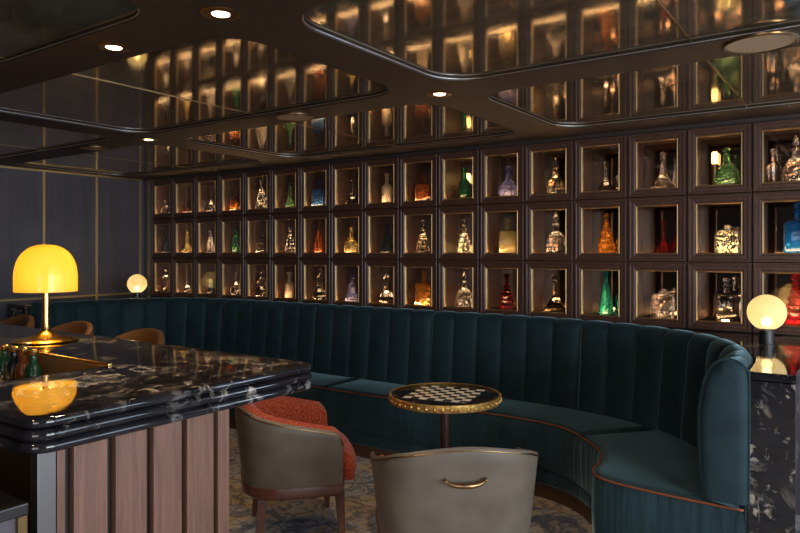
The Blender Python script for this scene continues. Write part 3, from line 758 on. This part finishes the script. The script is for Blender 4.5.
# ------------------------------------------------------------------ tub chairs (local +y = facing)
def u_path(w_, yb, yf, n=60, e=3.2):
    """plan of the shell from left front round the back to right front"""
    pts = []
    for k in range(n + 1):
        a = PI * k / n; c, s = math.cos(a), math.sin(a)
        x = -w_ * math.copysign(abs(c) ** (2 / e), c); y = yb * abs(s) ** (2 / e)
        pts.append(Vector((x, y)))
    front = [Vector((-w_, yf + (0 - yf) * k / 10)) for k in range(10)]
    return front + pts + [Vector((w_, yf * k / 10)) for k in range(1, 11)]
def tub_chair(loc, rz, label, handle, pad):
    r = empty('tub_chair', loc, rz, label, 'chair', 'leather-backed tub chairs')
    path = resample([Vector((p.x, p.y, 0)) for p in u_path(.307, -.285, .20)], .015); N = len(path)
    P = [Vector((p.x, p.y)) for p in path]; Nn = normals2d(P, False)
    # outward = away from seat centre
    Nn = [n if n.dot(P[i] - Vector((0, .02))) > 0 else -n for i, n in enumerate(Nn)]
    def ztop(i):
        a = abs(i / (N - 1) - .5) * 2
        z = .758 - .044 * (a / .38) ** 2 if a < .38 else .714 - .114 * ((a - .38) / .62) ** .75
        if a > .93: z -= .05 * ((a - .93) / .07) ** 2
        return z
    def flare(z): return .046 * max(0, (z - .32) / .42) - .012
    def shell(t0, t1, zb, dz, mat, name, rolled=False):
        bm = BM(); G = []
        for i in range(N):
            zt = ztop(i) + dz; ring = []
            H_ = zt - zb; m = 7
            for k in range(m + 1): z = zb + H_ * k / m * .97; ring.append((t1 + flare(z), z))
            ring.append((t1 + flare(zt) - .004, zt - .004)); ring.append(((t0 + t1) / 2 + flare(zt), zt + (.010 if rolled else 0)))
            ring.append((t0 + flare(zt) + .004, zt - .006))
            for k in range(m, -1, -1): z = zb + H_ * k / m * .97; ring.append((t0 + flare(z) + (-.012 * math.sin(PI * k / m) if rolled else 0), z))
            G.append([bm.verts.new((P[i].x + Nn[i].x * t, P[i].y + Nn[i].y * t, z)) for t, z in ring])
        n = len(G[0])
        for a, b_ in zip(G, G[1:]):
            for k in range(n): bm.faces.new((a[k], a[(k + 1) % n], b_[(k + 1) % n], b_[k]))
        bm.faces.new(G[0]); bm.faces.new(G[-1][::-1])
        return obj(name, bm, mat, r, True, .9)
    sh = shell(0.0, .018, .335, 0, M['leather'], 'leather_shell')
    shell(-.062, -.001, .34, pad, M['tweed'], 'inner_upholstery', True)
    bm = BM(); tube(bm, [(P[i].x + Nn[i].x * (.016 + flare(ztop(i))), P[i].y + Nn[i].y * (.016 + flare(ztop(i))), ztop(i) - .014) for i in range(N)], .004, 6)
    k = 0
    for i in range(N * 2 - 1):                       # studs sit on the welt
        j = i // 2; q = (P[j] if i % 2 == 0 else (P[j] + P[min(j + 1, N - 1)]) / 2); nn = Nn[j]; z = ztop(j) - .024
        bmesh.ops.create_icosphere(bm, subdivisions=1, radius=.0032, matrix=Matrix.Translation((q.x + nn.x * (.0155 + flare(z)), q.y + nn.y * (.0155 + flare(z)), z)))
    tag(obj('nailhead_welt', bm, M['bronze'], r, True), kind='stuff')
    # wooden rail under the shell and tapered legs
    outer = [P[i] + Nn[i] * .012 for i in range(N)]
    closed = outer + [Vector((.18, .235)), Vector((0, .245)), Vector((-.18, .235))]
    bm = BM(); prism(bm, [(p.x, p.y) for p in closed], [(-.012, .275), (-.002, .285), (0, .325), (-.004, .334)]); obj('seat_rail', bm, M['chair_wood'], r, True, .6)
    for sx, yy, sp in ((-1, -.19, -.03), (1, -.19, -.03), (-1, .19, .015), (1, .19, .015)):
        bm = BM(); x = .235 if yy < 0 else .265; h = .29; L = []
        for k in range(5):
            t = k / 4; hw = .013 + .010 * t; cx = sx * (x + .018 * (1 - t)); cy = yy + sp * (1 - t)
            L.append([bm.verts.new((cx + a * hw, cy + b_ * hw, h * t)) for a, b_ in ((-1, -1), (1, -1), (1, 1), (-1, 1))])
        for a, b_ in zip(L, L[1:]):
            for k in range(4): bm.faces.new((a[k], a[(k + 1) % 4], b_[(k + 1) % 4], b_[k]))
        bm.faces.new(L[0][::-1]); bm.faces.new(L[-1]); obj('leg', bm, M['chair_wood'], r)
    # seat cushion
    ins = [Vector((-.256, .0)), Vector((-.256, -.135)), Vector((-.20, -.232)), Vector((0, -.245)), Vector((.20, -.232)), Vector((.256, -.135)), Vector((.256, .0)), Vector((.256, .17)),
           Vector((.285, .21)), Vector((.285, .265)), Vector((.15, .295)), Vector((0, .30)), Vector((-.15, .295)), Vector((-.285, .265)), Vector((-.285, .21)), Vector((-.256, .17))]
    oc = catmull([(p.x, p.y, 0) for p in ins], 5, True)
    bm = BM(); prism(bm, [(p.x, p.y) for p in oc], [(-.02, .336), (-.004, .345), (0, .38), (0, .43), (-.010, .455), (-.03, .468), (-.055, .473)]); obj('seat_cushion', bm, M['tweed'], r, True, .9)
    if handle:
        bm = BM(); pts = []
        for k in range(17):
            t = -1 + k / 8; y = -.285 - .014 - .022 - .016 * (1 - t * t) ** .5 if abs(t) < 1 else -.32
            pts.append((.078 * t, -.338 - .020 * (1 - t * t), .632 - .016 * (1 - t ** 4)))
        tube(bm, catmull(pts, 2), lambda t: .0065 + .0045 * math.sin(PI * t), 10)
        bmesh.ops.scale(bm, vec=(1, 1, 1), verts=bm.verts)
        for sx in (-1, 1):
            lathe(bm, [(.013, 0), (.013, .003), (.007, .006), (.006, .040), (0, .041)], 16, c=(0, 0, 0))
            vs = [v for v in bm.verts if not v.tag and abs(v.co.x) < .02 and v.co.z < .1]
            bmesh.ops.rotate(bm, cent=(0, 0, 0), matrix=Matrix.Rotation(PI / 2, 3, 'X'), verts=vs)
            bmesh.ops.translate(bm, vec=(sx * .078, -.316, .632), verts=vs)
            for v in vs: v.tag = True
        obj('pull_handle', bm, M['bronze'], r, True, .8)
    return r
tub_chair((-1.49, 2.53, 0), math.radians(130 - 90), 'grey leather tub chair with bronze pull handle, back turned to the camera', True, -.026)
tub_chair((-2.555, 2.69, 0), math.radians(49 - 90), 'grey leather tub chair with orange tweed seat beside the bar counter', False, .004)

# ------------------------------------------------------------------ chess table
tb = empty('chess_table', (-1.886, 3.134, 0), math.radians(12.6), 'small round pedestal table with black and white chessboard top and brass edge', 'table')
m, nt, b = newmat('chessboard')
tc = nt.nodes.new('ShaderNodeTexCoord'); mp = nt.nodes.new('ShaderNodeMapping'); link(nt, tc.outputs['Object'], mp.inputs['Vector'])
mp.inputs['Location'].default_value = (.176, .176, 0.5)
ck = nt.nodes.new('ShaderNodeTexChecker'); ck.inputs['Scale'].default_value = 1 / .044
ck.inputs['Color1'].default_value = (0.75, 0.72, 0.62, 1); ck.inputs['Color2'].default_value = (0.008, 0.009, 0.012, 1)
mp2 = nt.nodes.new('ShaderNodeMapping'); mp2.inputs['Location'].default_value = (.176, .176, .010)
link(nt, tc.outputs['Object'], mp2.inputs['Vector']); link(nt, mp2.outputs[0], ck.inputs['Vector'])
link(nt, ck.outputs[0], b.inputs['Base Color']); setp(b, rough=.18); M['chess'] = m
bm = BM(); lathe(bm, [(0, .712), (.288, .712), (.292, .716), (.292, .739), (.288, .741), (0, .741)], 64); obj('tabletop', bm, plain('black_stone', (.010, .011, .015), .12), tb, True, .5)
bm = BM(); box(bm, -.176, .176, -.176, .176, .7405, .7425); obj('chessboard', bm, M['chess'], tb)
bm = BM()
lathe(bm, [(.288, .704), (.297, .704), (.300, .708), (.300, .735), (.303, .738), (.303, .742), (.296, .7445), (.290, .7425)], 72)
for k in range(44):
    a = 2 * PI * k / 44
    bmesh.ops.create_icosphere(bm, subdivisions=2, radius=.0105, matrix=Matrix.Translation((.299 * math.cos(a), .299 * math.sin(a), .720)) @ Matrix.Diagonal((.75, .75, 1, 1)))
bmesh.ops.delete(bm, geom=[f for f in bm.faces if len(f.verts) > 10], context='FACES_ONLY')
m, nt, b = newmat('embossed_brass'); v = coords(nt); setp(b, metal=.85, rough=.45)
n = noise(nt, v, 60, 3); link(nt, ramp(nt, n, [(.35, (.50, .27, .06)), (.65, (.90, .60, .20))]), b.inputs['Base Color']); bump(nt, b, n, .4, .004)
obj('brass_edge', bm, m, tb, True, .7)
bm = BM(); lathe(bm, [(0, .69), (.09, .69), (.09, .711), (0, .711)], 32); obj('mount_plate', bm, M['dark_metal'], tb, True, .6)
bm = BM(); lathe(bm, [(.026, .018), (.026, .69)], 24); obj('column', bm, wood('column_wood', (.04, .016, .012), (.07, .03, .02), .3), tb, True, .6)
bm = BM(); lathe(bm, [(0, 0), (.20, 0), (.205, .004), (.20, .010), (.06, .020), (0, .020)], 48); obj('foot_plate', bm, M['dark_metal'], tb, True, .6)

# ------------------------------------------------------------------ bar stools behind the counter
def make_stool():
    r = empty('bar_stool'); tag(r, None, 'bar stool', 'tan leather bar stools behind the counter')
    pts = [Vector((.225 * math.cos(a), .02 + .21 * math.sin(a))) for a in [PI * k / 24 for k in range(25)]]
    bm = BM(); G = []
    for i, p in enumerate(pts):
        n = (p - Vector((0, .02))).normalized(); s = math.sin(PI * i / 24); zt = .86 + .205 * s ** .55
        ring = [(0, .70), (.004, zt - .03), (.010, zt - .006), (.024, zt), (.040, zt - .006), (.044, zt - .03), (.035, .70)]
        G.append([bm.verts.new((p.x + n.x * t, p.y + n.y * t, z)) for t, z in ring])
    for a, b_ in zip(G, G[1:]):
        for k in range(7): bm.faces.new((a[k], a[(k + 1) % 7], b_[(k + 1) % 7], b_[k]))
    bm.faces.new(G[0]); bm.faces.new(G[-1][::-1]); obj('backrest', bm, M['tan_leather'], r, True, .9)
    bm = BM(); lathe(bm, [(0, .66), (.20, .66), (.215, .67), (.215, .71), (.20, .735), (.12, .745), (0, .745)], 32); obj('seat', bm, M['tan_leather'], r, True)
    for sx, sy in ((-1, -1), (1, -1), (1, 1), (-1, 1)):
        bm = BM(); tube(bm, [(.15 * sx, .15 * sy, .665), (.20 * sx, .20 * sy, .0)], .013, 8); obj('leg', bm, M['chair_wood'], r, True)
    bm = BM(); tube(bm, [(.182 * sx, .182 * sy, .24) for sx, sy in ((-1, -1), (1, -1), (1, 1), (-1, 1))], .008, 8, True); obj('footrest', bm, M['brass'], r, True)
    return r
st = make_stool()
for i, (x, y, l) in enumerate(((-3.42, 2.14, 'tan leather bar stool behind the counter, nearest the orange chair'), (-4.14, 2.14, 'tan leather bar stool behind the counter, middle one, right of the amber lamp'),
                            (-4.86, 2.14, 'tan leather bar stool behind the counter, at the far end of the row'))):
    o = st if i == 0 else copy_tree(st); o.name = 'bar_stool'; o.location = (x, y, 0); o['label'] = l

# ------------------------------------------------------------------ ceiling fixtures
def downlight(x, y, label, lit=True):
    r = empty('recessed_downlight', (x, y, CEIL), 0, label, 'ceiling light', 'recessed downlights in the ceiling beams')
    bm = BM(); lathe(bm, [(.032, -.001), (.038, -.005), (.062, -.004), (.066, 0), (.032, 0), (.032, -.001)], 32, caps=False)
    obj('trim_ring', bm, M['bronze'], r, True, .8)
    bm = BM(); lathe(bm, [(0, -.0030), (.029, -.0030), (.029, -.0005), (0, -.0005)], 24); obj('lens', bm, M['downlight_lens'], r)
    l = bpy.data.lights.new('downlight', 'SPOT'); l.energy = SPOT_W; l.color = SPOT_COL; l.spot_size = math.radians(85); l.spot_blend = .6; l.shadow_soft_size = .03
    o = bpy.data.objects.new('downlight', l); COL.objects.link(o); o.location = (0, 0, -.012); o.parent = r
DL = [(-1.77, 1.50, 'lit round downlight at the beam crossing above the bar corner'), (-2.40, 1.51, 'lit round downlight in the beam above the bar, left of the crossing'),
      (-1.77, 2.89, 'lit round downlight at the beam crossing above the chess table'), (-4.17, 2.89, 'lit round downlight at the farthest beam crossing'),
      (-3.9, 1.5, 'round downlight in the beam over the hidden stretch of bar'), (.64, 2.89, 'round downlight at the crossing right of the marble block'), (-1.77, .11, 'added fill downlight at the crossing beside the camera'), (.64, .11, 'added fill downlight behind the camera on the right')]  # the two by the camera are added as fill
for x, y, l in DL: downlight(x, y, l)
for x, y, rr, l in ((-.34, 2.87, .128, 'round bronze ceiling speaker in the beam above the marble ledge'), (-2.76, 2.89, .11, 'round ceiling speaker in the beam between the two middle downlights'),
                    (-4.85, 2.89, .10, 'round ceiling speaker in the beam near the far left wall')):
    r = empty('ceiling_speaker', (x, y, CEIL), 0, l, 'speaker', 'round ceiling speakers')
    bm = BM(); lathe(bm, [(rr - .012, -.006), (rr - .006, -.010), (rr, -.006), (rr, 0), (rr - .012, 0), (rr - .012, -.006)], 40, caps=False); obj('rim', bm, M['bronze'], r, True, .8)
    bm = BM(); lathe(bm, [(0, -.006), (rr - .012, -.006), (rr - .012, -.001), (0, -.001)], 40); obj('grille', bm, plain('speaker_grille', (.34, .22, .13), .5), r)
